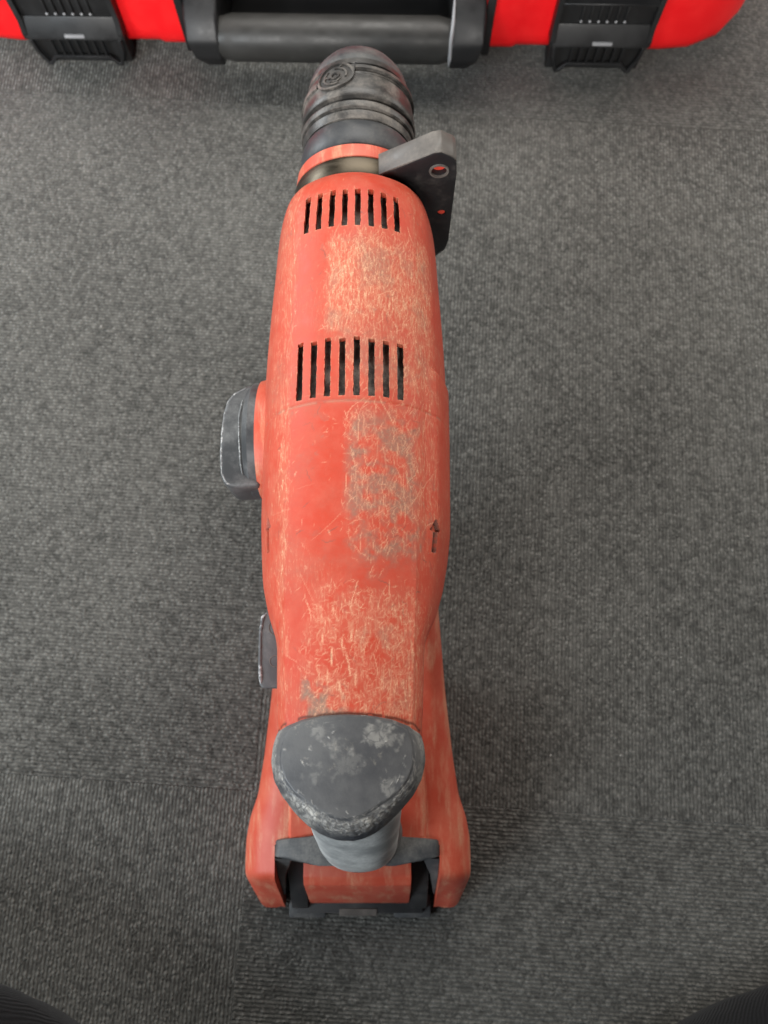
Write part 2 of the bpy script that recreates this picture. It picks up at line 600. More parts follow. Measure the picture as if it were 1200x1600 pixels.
# lateral extras: the right flank carries a slightly proud lower shell
Pc = np.stack([
    np.stack([r_, zt - sg], 1),
    np.stack([r_ + (w_ - r_) * .60, zt - sg - (zt - sg - zw) * .36], 1),
    np.stack([w_, zw], 1),
    np.stack([w_ * .96, zw - (zw - zb) * .45], 1),
    np.stack([w_ * .78, zb + (zw - zb) * .12], 1),
    np.stack([w_ * 0.0, zb], 1)], 1)
side = np.stack([catmull(Pc, u) for u in side_u], 1)      # NR, NS, 2
X = np.zeros((NR, NC))
Z = np.zeros((NR, NC))
X[:, :NS] = -side[:, ::-1, 0]
Z[:, :NS] = side[:, ::-1, 1]
X[:, NS + len(top_s):] = side[:, :, 0]
Z[:, NS + len(top_s):] = side[:, :, 1]
X[:, NS:NS + len(top_s)] = top_s[None] * r_[:, None]
Z[:, NS:NS + len(top_s)] = zt[:, None] - sg[:, None] * np.abs(top_s[None]) ** 2.0
YY = np.repeat(Y[:, None], NC, 1)
# rounded ridge along both edges of the top panel: slight lip
KK = np.arange(-22, 23)               # soften the crease between panel and flank, more so towards the nose
KW = np.exp(-KK ** 2 / (2 * 8.0 ** 2))
KW /= KW.sum()
ZP = np.pad(Z, ((0, 0), (22, 22)), mode='edge')
ZS = sum(w * ZP[:, 22 + q:22 + q + NC] for q, w in zip(KK, KW))
XP = np.pad(X, ((0, 0), (22, 22)), mode='edge')
XS = sum(w * XP[:, 22 + q:22 + q + NC] for q, w in zip(KK, KW))
cr = np.exp(-((np.abs(X) - r_[:, None]) / .0075) ** 2) * np.clip((YY - .040) / .035, 0.12, .9)
Z += (ZS - Z) * cr
X += (XS - X) * cr
srel = np.abs(X) / r_[:, None]
Z += 0.00012 * (YY < .04) * np.exp(-((srel - 1.0) / 0.05) ** 2) * (Z > 0.185)
# seam behind the rear vents
seamY = 0.1118 + 0 * X
top_mask = (Z > 0.178)
seam = np.exp(-((YY - seamY) / 0.00055) ** 2) * top_mask
Z -= 0.00045 * seam
# step on the right flank where the second shell half starts
stepmask = np.clip((0.1335 - YY) / 0.0015, 0, 1) * np.clip((YY - 0.045) / 0.02, 0, 1) * np.clip((X - 0.030) / 0.004, 0, 1) * (Z > 0.13)
X += 0.0012 * stepmask

# engraved direction arrows on both shoulders
arc = np.cumsum(np.hypot(np.diff(X, axis=1, prepend=X[:, :1]), np.diff(Z, axis=1, prepend=Z[:, :1])), 1)
tx, tz = np.gradient(X, axis=1), np.gradient(Z, axis=1)
tl = np.hypot(tx, tz) + 1e-9
arrow_edge_shade = np.zeros(X.shape)
arrow_shade = np.zeros(X.shape)
for (xr, y0, y1, down) in ((0.0336, 0.0535, 0.0672, False), (-0.0344, 0.0540, 0.0690, False)):
    im = int(np.argmin(abs(Y - (y0 + y1) / 2)))
    jm = NS - 70 + int(np.argmin(abs(X[im, NS - 70:NC - NS + 70] - xr)))
    da = arc - arc[:, jm:jm + 1]
    q = (YY - y0) / (y1 - y0)
    if down:
        q = 1 - q
    hw = np.where(q < .66, .0014, .0036 * np.clip((1.0 - q) / .34, 0, 1))
    hw = np.where((q < 0) | (q > 1), -.01, hw)
    dd = hw - np.abs(da)
    ins = np.clip(dd / .0004 + .5, 0, 1)
    arrow_shade = np.maximum(arrow_shade, (1.0 if xr > 0 else .3) * ins * (da < -.0002))  # one-sided shade painted inside the recess
    X += ins * .0018 * (tz / tl)
    Z -= ins * .0018 * (tx / tl)
    arrow_edge_shade = np.maximum(arrow_edge_shade, (1.0 if xr > 0 else .35) * np.exp(-((dd - .0001) / .0005) ** 2) * (np.abs(da) < .004) * (q > -.05) * (q < 1.05))
# wear maps, with some light and shade painted in ------------------------------------------------------------------
shp = (NR, NC)
nz1 = smooth_noise(shp, 60, 4)
nz2 = smooth_noise(shp, 26, 4)
nz3 = smooth_noise(shp, 9, 3)
nz4 = smooth_noise(shp, 110, 3)
topz = np.clip((Z - 0.188) / 0.008, 0, 1)


def patch(x0, x1, y0, y1, ex=0.002, ey=0.006, nx=0.005):
    xn = X + (nz2 - .5) * nx * 3.5
    yn = YY + (nz2 - .5) * 0.018
    return (np.clip((X + (nz3 - .5) * .0008 - x0) / ex, 0, 1) * np.clip((x1 - xn) / 0.006, 0, 1)
            * np.clip((yn - y0) / ey, 0, 1) * np.clip((y1 - yn) / ey, 0, 1)) * topz


p1 = patch(-0.0118, 0.0370, 0.137, 0.192, ex=0.0030, ey=.012)
p1b = patch(0.0100, 0.0400, 0.060, 0.150, ex=0.008)
p2 = patch(-0.0036, 0.0300, 0.043, 0.113, ex=0.0045, ey=.010)
p3 = patch(-0.0190, 0.0300, -0.020, 0.040, ex=0.009, ey=.010)
pv = patch(-0.0060, 0.0380, 0.112, 0.142, ex=0.006)
edgeL = np.exp(-((X + r_[:, None] + 0.0005) / 0.0022) ** 2) * topz
edgeR = np.exp(-((X - r_[:, None] - 0.0003) / 0.0020) ** 2) * topz
flank = np.clip((-X - r_[:, None]) / 0.003, 0, 1) * np.clip((Z - 0.165) / 0.01, 0, 1)
flankR = np.clip((X - r_[:, None]) / 0.003, 0, 1) * np.clip((Z - 0.165) / 0.01, 0, 1)
dust = (0.85 * p1 * np.clip(.15 + 1.3 * nz3, 0, 1) + 0.30 * p1b * (nz2 > .4) * nz3 * 1.5 + 1.0 * p3 * np.clip(nz3 * 2.0 - .35, 0, 1) * np.clip(nz2 * 2.8 - .45, 0, 1)
        + 0.55 * pv * nz3 + 0.35 * p2 * nz3 + (0.80 * edgeL + .30 * edgeR) * np.clip(nz2 * 2.2 - .55, 0, 1)  # left ridge dust also paints its lit chamfer lighter
        + 0.30 * flank * np.clip(nz1 * 2 - .3, 0, 1) + .30 * flankR * np.clip(nz1 * 2.5 - .8, 0, 1) + 0.22 * np.clip((nz4 - .55) * 6, 0, 1) * topz
        + 0.22 * np.clip((YY - .17) / .04, 0, 1) * np.clip(nz1 * 2 - .4, 0, 1) * topz)
grime = (0.12 * np.clip((nz4 - .42) * 5, 0, 1) * topz * np.clip(nz3 * 1.6 - .3, 0, 1) + 0.80 * p2 * np.clip((nz2 * 1.25 + nz3 * .75 - .78) * 3.2, 0, 1) + 0.50 * p1 * np.clip((nz2 - .46) * 5, 0, 1) + .35 * p3 * np.clip((nz2 - .52) * 7, 0, 1)
         + 0.34 * pv * np.clip((nz2 - .48) * 6, 0, 1)
         + 0.85 * patch(-.0185, .003, -.012, .020) * np.clip((nz2 - .50) * 8, 0, 1)
         + 0.30 * (nz3 > .72) * np.clip((nz1 - .5) * 8, 0, 1) * topz
         + 0.5 * seam * (nz2 > .45))
wear = np.zeros(shp)
base_d = 0.02 * topz + 1e-6


def scratch(dens, n, ang_mu, ang_sd, l0, l1, curl, s0, s1, m=None):
    m = wear if m is None else m
    strokes(m, sample_starts(dens, n), RNG.normal(ang_mu, ang_sd, n), RNG.uniform(l0, l1, n), np.full(n, curl), RNG.uniform(s0, s1, n))


UP = math.pi / 2
scratch(p1 + .1 * pv, 1700, UP, 0.5, 3, 12, 0.13, 0.10, 0.70)
scratch(p1, 30, UP + .2, 0.6, 14, 34, 0.10, 0.3, 0.8)
scratch(p1b, 150, UP, 0.35, 5, 18, 0.10, 0.12, 0.55)
scratch(p2 * (0.3 + nz2), 700, UP, 0.5, 3, 14, 0.14, 0.12, 0.70)
scratch(p2, 45, UP, 0.22, 12, 40, 0.08, 0.25, 0.75)
scratch(pv, 150, UP, 0.4, 3, 14, 0.15, 0.15, 0.65)
scratch(p3 * (0.35 + nz2), 2000, UP, 1.2, 3, 10, 0.28, 0.15, 0.8)
scratch(p3, 26, UP, 0.2, 10, 34, 0.08, 0.35, 0.85)
scratch(base_d * np.clip(nz1 * 2 - .5, .05, 1), 330, UP, 1.3, 3, 10, 0.25, 0.12, 0.7)
scratch(base_d, 16, UP, 1.5, 16, 50, 0.02, 0.10, 0.35)
scratch(edgeL + 1e-6, 170, UP, 0.25, 4, 14, 0.10, 0.15, 0.6)
scratch(edgeR + 1e-6, 60, UP, 0.5, 3, 9, 0.10, 0.15, 0.5)
scratch(flank * .5 + flankR + 1e-6, 140, UP, 0.4, 5, 18, 0.10, 0.1, 0.4)
# a few thick gouges
thick = np.zeros(shp)
gz = patch(-.011, .004, -.008, .016) + 1e-6
scratch(gz, 9, UP, .12, 6, 26, .05, .6, .95, thick)
scratch(base_d, 22, UP, .9, 3, 9, .1, .5, .9, thick)
thick = np.maximum(thick, np.roll(thick, 1, 1))
wear = np.maximum(wear, thick)
wear = np.maximum(wear, 0.18 * seam * (nz2 > .5))
darkline = np.zeros(shp)
scratch(base_d + .02 * p2, 130, UP, 1.0, 5, 18, .25, .4, .9, darkline)
grime = np.maximum(grime, darkline * .6)
grime = np.maximum(grime, arrow_edge_shade * .8 * (nz3 > .35))  # shade at the arrow edges goes into the grime colour too
dirt_shade = np.maximum(np.clip(arrow_edge_shade * 1.1, 0, 1) * np.clip(.45 + nz3, 0, 1), .55 * arrow_shade)  # shade of the arrow recess painted in as dark colour
dirt_shade = np.maximum(dirt_shade, .5 * darkline)
cap_line = np.interp(np.abs(X), [0, .0085, .0170, .0240, .0270, .030], [-.0087, -.0091, -.0104, -.0128, -.0158, -.019])
dirt_shade = np.maximum(dirt_shade, .95 * np.exp(-((YY - cap_line - .0001 + (nz3 - .5) * .0012) / .0006) ** 2) * (nz2 > .36))
dust *= (1 - 0.25 * (nz3 > .62))

F = []
hole = np.zeros((NR - 1, NC - 1), bool)
slots = []
for (a, b) in slot_Y:
    i0, i1 = int(np.argmin(abs(Y - a))), int(np.argmin(abs(Y - b)))
    for c in slot_s:
        j0 = NS + int(np.argmin(abs(top_s - (c - hs))))
        j1 = NS + int(np.argmin(abs(top_s - (c + hs))))
        di = int(RNG.integers(-1, 2))
        hole[i0:i1 + di, j0:j1] = True
        slots.append((i0, i1 + di, j0, j1))
for (i0, i1, j0, j1) in slots:                       # ragged, chipped lips round every slot
    for (sl, ax_) in (((i0, slice(j0, j1 + 1)), 0), ((i1, slice(j0, j1 + 1)), 0), ((slice(i0, i1 + 1), j0), 1), ((slice(i0, i1 + 1), j1), 1)):
        n_ = YY[sl].shape[0]
        jit = np.convolve(RNG.normal(0, .00009, n_ + 4), np.ones(5) / 2.2, 'valid')
        if ax_ == 0:
            YY[sl] += np.clip(jit, -.00018, .00018)
        else:
            X[sl] += np.clip(jit, -.00018, .00018)
        wear[sl] = np.maximum(wear[sl], np.clip(RNG.random(n_) * 1.5 - .75, 0, .8))
V = np.stack([X + AX, YY, Z], -1).reshape(-1, 3)
ii, jj = np.where(~hole)
base = ii * NC + jj
F = np.stack([base, base + 1, base + NC + 1, base + NC], 1)
extra_v, extra_f = [], []
src = []
cnt = len(V)
for (i0, i1, j0, j1) in slots:
    loop = [(i0, j) for j in range(j0, j1)] + [(i, j1) for i in range(i0, i1)] + [(i1, j) for j in range(j1, j0, -1)] + [(i, j0) for i in range(i1, i0, -1)]
    ids = [i * NC + j for i, j in loop]
    n = len(ids)
    for q in ids:
        v = V[q]
        extra_v.append((v[0], v[1], v[2] - 0.0034))
        src.append(q)
    for q in range(n):
        q2 = (q + 1) % n
        extra_f.append((ids[q2], ids[q], cnt + q, cnt + q2))
    cnt += n
Vall = np.concatenate([V, np.array(extra_v)])
Fall = np.concatenate([F, np.array(extra_f)])
me = bpy.data.meshes.new("housing")
me.vertices.add(len(Vall))
me.vertices.foreach_set("co", Vall.astype(np.float32).ravel())
me.loops.add(4 * len(Fall))
me.loops.foreach_set("vertex_index", Fall.astype(np.int32).ravel())
me.polygons.add(len(Fall))
me.polygons.foreach_set("loop_start", (np.arange(len(Fall)) * 4).astype(np.int32))
me.update(calc_edges=True)
me.validate()
sx = np.array(src)
for nm, A in (("wear", wear), ("dust", dust), ("grime", grime), ("dirt_shade", dirt_shade)):
    fl = A.ravel()
    tail = fl[sx] * .3 if nm != "grime" else np.maximum(fl[sx] * .3, 0.15)
    set_attr(me, nm, np.concatenate([fl, tail]))
housing = link("housing", me, M['worn'], tool, 50)

# front face of the housing, behind the clamp
lathe("nose_flange", [(0.2200, .031), (0.2266, .0318), (0.2268, .0295)], (AX, 0, .1655), 'y', M['red'], housing)
# casing seen through the slots
lathe("gear_casing", [(0.098, .020), (0.104, .0345), (0.150, .0345), (0.152, .032), (0.178, .032), (0.18, .0345), (0.2125, .0325), (0.2170, .020)],
      (AX, 0, .1690), 'y', M['inner'], tool, 64)


# ---- rear cap of dark rubber
CT, CR = 200, 90
outline = [(-.0270, -.0158), (-.0286, -.0205), (-.0293, -.0265), (-.0280, -.0330), (-.0250, -.0385), (-.0205, -.0440), (-.0160, -.0484),
           (-.0100, -.0522), (-.0040, -.0542), (0.0025, -.0545), (.0085, -.0528), (.0140, -.0492), (.0195, -.0442), (.0245, -.0385), (.0277, -.0325),
           (.0291, -.0265), (.0285, -.0205), (.0270, -.0158), (.0240, -.0128), (.0170, -.0104), (.0085, -.0091), (0, -.0087), (-.0085, -.0091),
           (-.0170, -.0104), (-.0240, -.0128)]
OP = np.array(outline + outline[:1])
seg = np.concatenate([[0], np.cumsum(np.linalg.norm(np.diff(OP, axis=0), axis=1))])
tq = np.linspace(0, seg[-1], CT, endpoint=False)
ring = np.stack([np.interp(tq, seg, OP[:, 0]), np.interp(tq, seg, OP[:, 1])], 1)
for _ in range(3):
    ring = (np.roll(ring, 1, 0) + 2 * ring + np.roll(ring, -1, 0)) / 4
ctr = np.array([0.0, -0.027])
rim_w = np.interp(ring[:, 1], [-.0545, -.048, -.038, -.026, -.016, -.009], [.0105, .0095, .0070, .0055, .0045, .0006])
rim_d = np.interp(ring[:, 1], [-.0545, -.044, -.030, -.016, -.0115, -.0085], [.016, .015, .013, .011, .0095, .0008])
R0 = np.linalg.norm(ring - ctr, axis=1)
cv, cf = [], []
ts = np.linspace(0, 1, CR) ** 0.75
capT = np.zeros((CR, CT))
def plan_noise(cell, octv):
    G = smooth_noise((256, 256), cell, octv)
    rr_ = ctr[None, None] + (ring - ctr)[None] * ts[:, None, None]
    return G[np.clip((rr_[..., 1] + .060) / .00025, 0, 255).astype(int), np.clip((rr_[..., 0] + .032) / .00025, 0, 255).astype(int)]


cn1 = plan_noise(26, 4)
cn2 = plan_noise(9, 3)
for a, t in enumerate(ts):
    p = ctr + (ring - ctr) * t
    d = (1 - t) * R0
    q = np.clip(1 - d / rim_w, 0, 1)
    capT[a] = q
    zz = 0.2134 - 0.0046 * (p[:, 0] / .0236) ** 2 * (1 - .35 * np.clip((-p[:, 1] - .012) / .02, 0, 1)) - 0.055 * np.clip(-p[:, 1] - .022, 0, 1)
    zz = zz - rim_d * (1 - np.sqrt(np.clip(1 - q ** 2, 0, 1))) - .0006 * np.clip(q * 8, 0, 1)
    zz += 0.00035 * np.sin(40 * cn1[a] + 9) * np.clip(q * 2, 0, 1) * (p[:, 1] < -.03)
    for k in range(CT):
        cv.append((p[k, 0] + AX - .0003, p[k, 1], zz[k]))
for a in range(CR - 1):
    for k in range(CT):
        k2 = (k + 1) % CT
        cf.append((a * CT + k, a * CT + k2, (a + 1) * CT + k2, (a + 1) * CT + k))
lastz = [v[2] for v in cv[-CT:]]
for dz, sc_ in ((.006, 1.004), (.014, .985), (.024, .93), (.034, .85)):
    st_ = len(cv)
    for k in range(CT):
        p = ctr + (ring[k] - ctr) * sc_
        cv.append((p[0] + AX - .0003, p[1], lastz[k] - dz))
    for k in range(CT):
        k2 = (k + 1) % CT
        cf.append((st_ - CT + k, st_ - CT + k2, st_ + k2, st_ + k))
cap = mesh("rear_cap", cv, cf, M['cap'], tool, 60)
ang = np.arctan2(ring[:, 1] - ctr[1], ring[:, 0])          # -pi/2 is the rear
rear = np.exp(-((ang + math.pi / 2 + .35) / 0.95) ** 2)[None]
rearR = np.exp(-((ang + .75) / 0.55) ** 2)[None]
cw = np.zeros((CR, CT))
band_rim = np.exp(-((capT - .34) / .20) ** 2) * (capT > .02)
cdens = band_rim * (rear + .6 * rearR) + 1e-5
n = 700
strokes(cw, sample_starts(cdens, n), RNG.normal(0, 1.4, n), RNG.uniform(2, 7, n), np.full(n, .5), RNG.uniform(.2, .9, n))
cw2 = np.zeros((CR, CT))
n = 40
strokes(cw2, sample_starts(np.ones((CR, CT)) * (ts[:, None] > .45), n), RNG.normal(UP, .8, n), RNG.uniform(3, 9, n), np.full(n, .3), RNG.uniform(.3, .9, n))
cw = np.maximum(cw, cw2)
cw = np.maximum(cw, np.clip((cn1 - .42) * 6, 0, 1) * band_rim * (rear + .5 * rearR) * 1.0)
cw += .5 * np.clip(capT * 3 - 1.2, 0, 1) * np.clip((cn1 - .45) * 5, 0, 1) * (np.abs(ring[:, 0]) > .012)[None]
cg = np.clip((capT - .62) * 8, 0, 1) * np.exp(-((ang + math.pi / 2 - .15) / .42) ** 2)[None] * (cn2 > .25)
cg = np.maximum(cg, np.exp(-((capT - .10) / .05) ** 2) * np.clip((cn2 - .4) * 5, 0, 1) * .7)
capx, capy = np.array([v[0] - AX for v in cv[:CR * CT]]).reshape(CR, CT), np.array([v[1] for v in cv[:CR * CT]]).reshape(CR, CT)
for (bx, by, br, ba) in ((.0100, -.0165, .0060, .75), (.0150, -.0180, .0035, .5), (-.0040, -.0200, .0035, .45), (.0010, -.0260, .0055, .25), (-.0120, -.0300, .004, .3), (-.0100, -.0155, .003, .4), (.017, -.033, .004, .5)):
    blob = np.exp(-(((capx - bx) ** 2 + (capy - by) ** 2) / br ** 2))
    cw = np.maximum(cw, .55 * ba * np.clip((blob + (cn2 - .5) * 1.9 + (cn1 - .5) * 1.2 - .40) * 2.2, 0, 1) * (blob > .03) * np.clip(.3 + cn2, 0, 1))
cw *= (1 - .8 * cg)
pad4 = lambda A, v: np.concatenate([A.ravel(), np.full(4 * CT, v)])
set_attr(cap.data, "wear", pad4(cw, .05))
set_attr(cap.data, "grime", pad4(cg, .2))
set_attr(cap.data, "rim", pad4(np.clip(capT * 6, 0, 1), 1.0))

# ---- grip column, leaning back to the battery
gv, gf = [], []
GN = 64
levels = []
for q in range(25):
    z = 0.196 - (0.196 - 0.060) * q / 24
    rear_y = np.interp(z, [.060, .075, .10, .13, .16, .18, .196], [-.0925, -.0915, -.0845, -.0735, -.0610, -.0530, -.0480])
    bdep = np.interp(z, [.060, .10, .15, .196], [.0185, .0180, .0175, .0160])
    a_ = np.interp(z, [.060, .085, .12, .17, .196], [.0205, .0200, .0202, .0208, .0205])
    levels.append((z, rear_y + bdep, a_, bdep))
for (z, yc, a_, b_) in levels:
    for k in range(GN):
        th_ = 2 * math.pi * k / GN
        c, s = math.cos(th_), math.sin(th_)
        gv.append((AX + .0001 + a_ * math.copysign(abs(c) ** .85, c), yc + b_ * math.copysign(abs(s) ** .85, s), z))
for a in range(len(levels) - 1):
    for k in range(GN):
        k2 = (k + 1) % GN
        gf.append((a * GN + k, a * GN + k2, (a + 1) * GN + k2, (a + 1) * GN + k))
gf.append(tuple(range(GN)))
gf.append(tuple((len(levels) - 1) * GN + k for k in range(GN)))
mesh("grip", gv, gf, M['grip'], tool, 60)

# ---- red foot that holds the battery (arm, shoulders and two wings)
FXC = -0.0143
FT = np.array([
    # Y       w      zt     zl     zb
    [-.1255, .0555, .0070, .0050, .0030],
    [-.1245, .0572, .0095, .0065, .0025],
    [-.1000, .0618, .0580, .0430, .0008],
    [-.0965, .0620, .0612, .0445, .0008],
    [-.0900, .0620, .0618, .0450, .0008],
    [-.0800, .0617, .0630, .0458, .0008],
    [-.0690, .0598, .0640, .0470, .0008],
    [-.0570, .0558, .0650, .0480, .0010],
    [-.0360, .0527, .0680, .0500, .0020],
    [-.0010, .0487, .0760, .0560, .0060],
    [.0400, .0447, .0960, .0720, .0250],
    [.0600, .0430, .1140, .0900, .0550],
    [.0760, .0410, .1280, .1100, .0950]])
fy = np.unique(np.concatenate([np.linspace(-.1255, .076, 130), [-.0808]]))
fp = np.stack([np.interp(fy, FT[:, 0], FT[:, c]) for c in range(1, 5)], 1)
fp[:-1] = smooth_rows(fp, 0.9)[:-1]
fw, fzt, fzl, fzb = fp.T
px = np.minimum(.0440, fw * .79)
lip = np.clip((fw - px) / .018, 0, 1)
cols = [(0 * px, fzt), (px * .45, fzt), (px * .80, fzt), (px * .835, fzt - .0017), (px, fzt - .0022), (px + (fw - px) * .22, fzt - .0036),
        (px + (fw - px) * .50, fzt - .30 * (fzt - fzl)), (px + (fw - px) * .78, fzt - .55 * (fzt - fzl)),
        (px + (fw - px) * .94, fzl + .2 * (fzt - fzl)), (fw, fzl), (fw, fzl - .5 * (fzl - fzb)),
        (fw - .001, fzb + .12 * (fzl - fzb)), (fw - .004, fzb)]
KB = 4
NH = len(cols)
fv, ff = [], []
NCf = 2 * NH - 1
for a in range(len(fy)):
    row = [(-c[0][a], c[1][a]) for c in cols[:0:-1]] + [(c[0][a], c[1][a]) for c in cols]
    for (x, z) in row:
        fv.append((FXC + x, fy[a], z))
for a in range(len(fy) - 1):
    for k in range(NCf - 1):
        m = k - (NH - 1)
        if fy[a + 1] <= -.0807 and -KB <= m < KB:
            continue
        ff.append((a * NCf + k, a * NCf + k + 1, (a + 1) * NCf + k + 1, (a + 1) * NCf + k))
kb = int(np.argmin(abs(fy + .0808)))
for sgn in (-1, 1):                                    # inner walls of the wings
    prev = None
    for a in range(kb + 1):
        k = (NH - 1) + sgn * KB
        v = fv[a * NCf + k]
        fv.append((v[0], v[1], fzb[a]))
        cur = (a * NCf + k, len(fv) - 1)
        if prev:
            ff.append((prev[0], cur[0], cur[1], prev[1]))
        prev = cur
for sgn in (-1, 1):                                    # rear ends of the wings
    idx = [(NH - 1) + sgn * k for k in range(KB, NH)]
    low = len(gv)
    v0 = fv[idx[0]]
    fv.append((v0[0], v0[1], fzb[0]))
    ff.append(tuple(idx + [len(fv) - 1]))
idx = [k for k in range(NH - 1 - KB, NH + KB)]         # rear edge of the bridge
va = []
for k in idx:
    v = fv[kb * NCf + k]
    fv.append((v[0], v[1] + .001, v[2] - .004))
    va.append(len(fv) - 1)
for q in range(len(idx) - 1):
    ff.append((kb * NCf + idx[q], kb * NCf + idx[q + 1], va[q + 1], va[q]))
foot = mesh("battery_foot", fv, ff, M['foot'], tool, 35)

# ---- grey arch that lines the battery bay
outer = [(-.0436, .004), (-.0440, .0600), (-.0425, .0626), (-.0360, .0646), (-.0200, .0672), (.0200, .0672), (.0360, .0646), (.0425, .0626), (.0440, .0600), (.0436, .004)]
inner = [(.0400, .004), (.0395, .0520), (.0350, .0585), (.0220, .0600), (-.0220, .0600), (-.0350, .0585), (-.0395, .0520), (-.0400, .004)]
bm = prism_bm([(x + FXC, z) for x, z in outer + inner], 'y', -.0905, -.0750)
for v in bm.verts:                                     # arms run back and down from the grip to the wings
    ax_ = abs(v.co.x - FXC)
    if v.co.y > -.08:
        v.co.y -= .0034 * min(1.0, max(0.0, (ax_ - .020) / .0235)) ** 1.4
    else:
        v.co.y += .0036 * min(1.0, max(0.0, (ax_ - .020) / .016))
bev(bm, .0011, 2)
for sgn in (-1, 1):
    lb = bmesh.new()
    q_ = {}
    for nm, (yy, xo, xi, zh) in {'f': (-.0880, .0437, .0352, .0590), 'm': (-.1000, .0437, .0400, .0440), 'r': (-.1160, .0437, .0428, .0150)}.items():
        q_[nm] = [lb.verts.new((FXC + sgn * xo, yy, .004)), lb.verts.new((FXC + sgn * xi, yy, .004)), lb.verts.new((FXC + sgn * xi, yy, zh)), lb.verts.new((FXC + sgn * xo, yy, zh + .001))]
    for a_, b_ in (('f', 'm'), ('m', 'r')):
        for k in range(4):
            lb.faces.new((q_[a_][k], q_[a_][(k + 1) % 4], q_[b_][(k + 1) % 4], q_[b_][k]))
    lb.faces.new(q_['f'])
    lb.faces.new(q_['r'])
    bmesh.ops.recalc_face_normals(lb, faces=lb.faces)
    bm = join_bm(bm, lb)
bm_link("bay_arch", bm, M['collar'], tool)
lathe_prof = None
# ring where the grip sinks into the arch
gv2, gf2 = [], []
rows = [(.0740, 1.0, .0000), (.0720, 1.02, 0), (.0700, 1.05, 0), (.0670, 1.09, 0), (.0630, 1.12, 0)]
for (z, s_, _) in rows:
    for k in range(48):
        a = 2 * math.pi * k / 48
        gv2.append((AX + .0205 * s_ * math.cos(a), -.0740 + .0178 * min(s_, 1.04) * math.sin(a), z))
for a in range(len(rows) - 1):
    for k in range(48):
        gf2.append((a * 48 + k, a * 48 + (k + 1) % 48, (a + 1) * 48 + (k + 1) % 48, (a + 1) * 48 + k))
mesh("grip_collar", gv2, gf2, M['collar'], tool, 50)

# ---- battery
bat = join_bm(box_bm(FXC - .0395, FXC + .0395, -.0880, .020, .003, .0480, .002),
              prism_bm([(-.086, .004), (-.086, .046), (-.0985, .0390), (-.1130, .0240), (-.1240, .0125), (-.1265, .004)], 'x', FXC - .0395, FXC - .0296, .0012, 2),
              prism_bm([(-.086, .004), (-.086, .046), (-.0985, .0390), (-.1130, .0240), (-.1240, .0125), (-.1265, .004)], 'x', FXC + .0296, FXC + .0395, .0012, 2),
              box_bm(FXC - .0375, FXC + .0375, -.1285, .02, .0006, .0075, .0015))
battery = bm_link("battery", bat, M['black'], tool)
bm = prism_bm([(-.082, .008), (-.082, .0560), (-.0980, .0552), (-.1030, .0520), (-.1215, .0120), (-.1215, .008)], 'x', FXC - .0290, FXC + .0290, .0009, 2)
bm_link("battery_face", bm, M['foot'], battery)
bm_link("latch_plate", box_bm(-.0262, -.0040, -.1296, -.1255, .0060, .0080, .0003, 1), M['clamp_top'], battery)
for sgn in (-1, 1):
    bm_link("foot_pad", box_bm(FXC + sgn * .031 - .011, FXC + sgn * .031 + .011, -.1315, -.118, .0004, .0050, .0015, 2), M['collar'], battery)

# ---- nose, clamp band, boot and chuck
CZ = .165


def nose(prof):
    return [(t if t < .2717 else .2717 + (t - .2717) * .85, r) for t, r in prof]


lathe("nose_ring", [(.2240, .0297), (.2262, .0303), (.2268, .0292), (.2368, .0292), (.2375, .0303), (.2440, .0296), (.2452, .0282), (.2454, .024)], (AX, 0, CZ), 'y', M['foot'], tool)
band = lathe("clamp_band", [(.2276, .0290), (.2277, .0306), (.2288, .0309), (.2352, .0309), (.2363, .0306), (.2364, .0290)], (AX, 0, CZ), 'y', M['band'], tool)
chuck = lathe("chuck", [(.2440, .0240), (.2446, .0268), (.2462, .0280), (.2500, .0284), (.2545, .0281), (.2585, .0272), (.2600, .0262)],
              (AX, 0, CZ), 'y', M['boot'], tool, 128, 60)
lathe("locking_sleeve", nose([(.2600, .0250), (.2603, .0268), (.2622, .0274), (.2640, .0276), (.2644, .0266), (.2654, .0266), (.2659, .0280), (.2678, .0285), (.2686, .0284), (.2691, .0264), (.2712, .0264), (.2717, .0284),
                         (.2726, .0288), (.2765, .0285), (.2835, .0277), (.2862, .0273), (.2868, .0266), (.2876, .0265), (.2882, .0270), (.2925, .0264),
                         (.2932, .0255), (.2950, .0253), (.2956, .0259), (.2990, .0255), (.2994, .0240)]),
      (AX, 0, CZ), 'y', M['sleeve'], chuck, 128, 38)
lathe("dust_cap", nose([(.2985, .0235), (.2992, .0251), (.3020, .0250), (.3050, .0241), (.3090, .0224), (.3140, .0194), (.3190, .0150), (.3222, .0105), (.3230, .0070), (.3200, .0060)]),
      (AX, 0, CZ), 'y', M['boot'], chuck, 96, 60)


# raised lock emblem on the sleeve (ring, bent arrow, hub)
def sleeve_R(y):
    return float(np.interp(y, [.2721, .2758, .2817, .2894, .2949], [.0288, .0285, .0277, .0266, .0256]))


def wrap(a, b, h):
    """a along the circumference, b along the axis, from the emblem's centre"""
    y = .2842 + b * .92
    R = sleeve_R(y) + h
    phi = rad(90 + 22) - a / .0268
    return (AX + R * math.cos(phi), y, CZ + R * math.sin(phi))


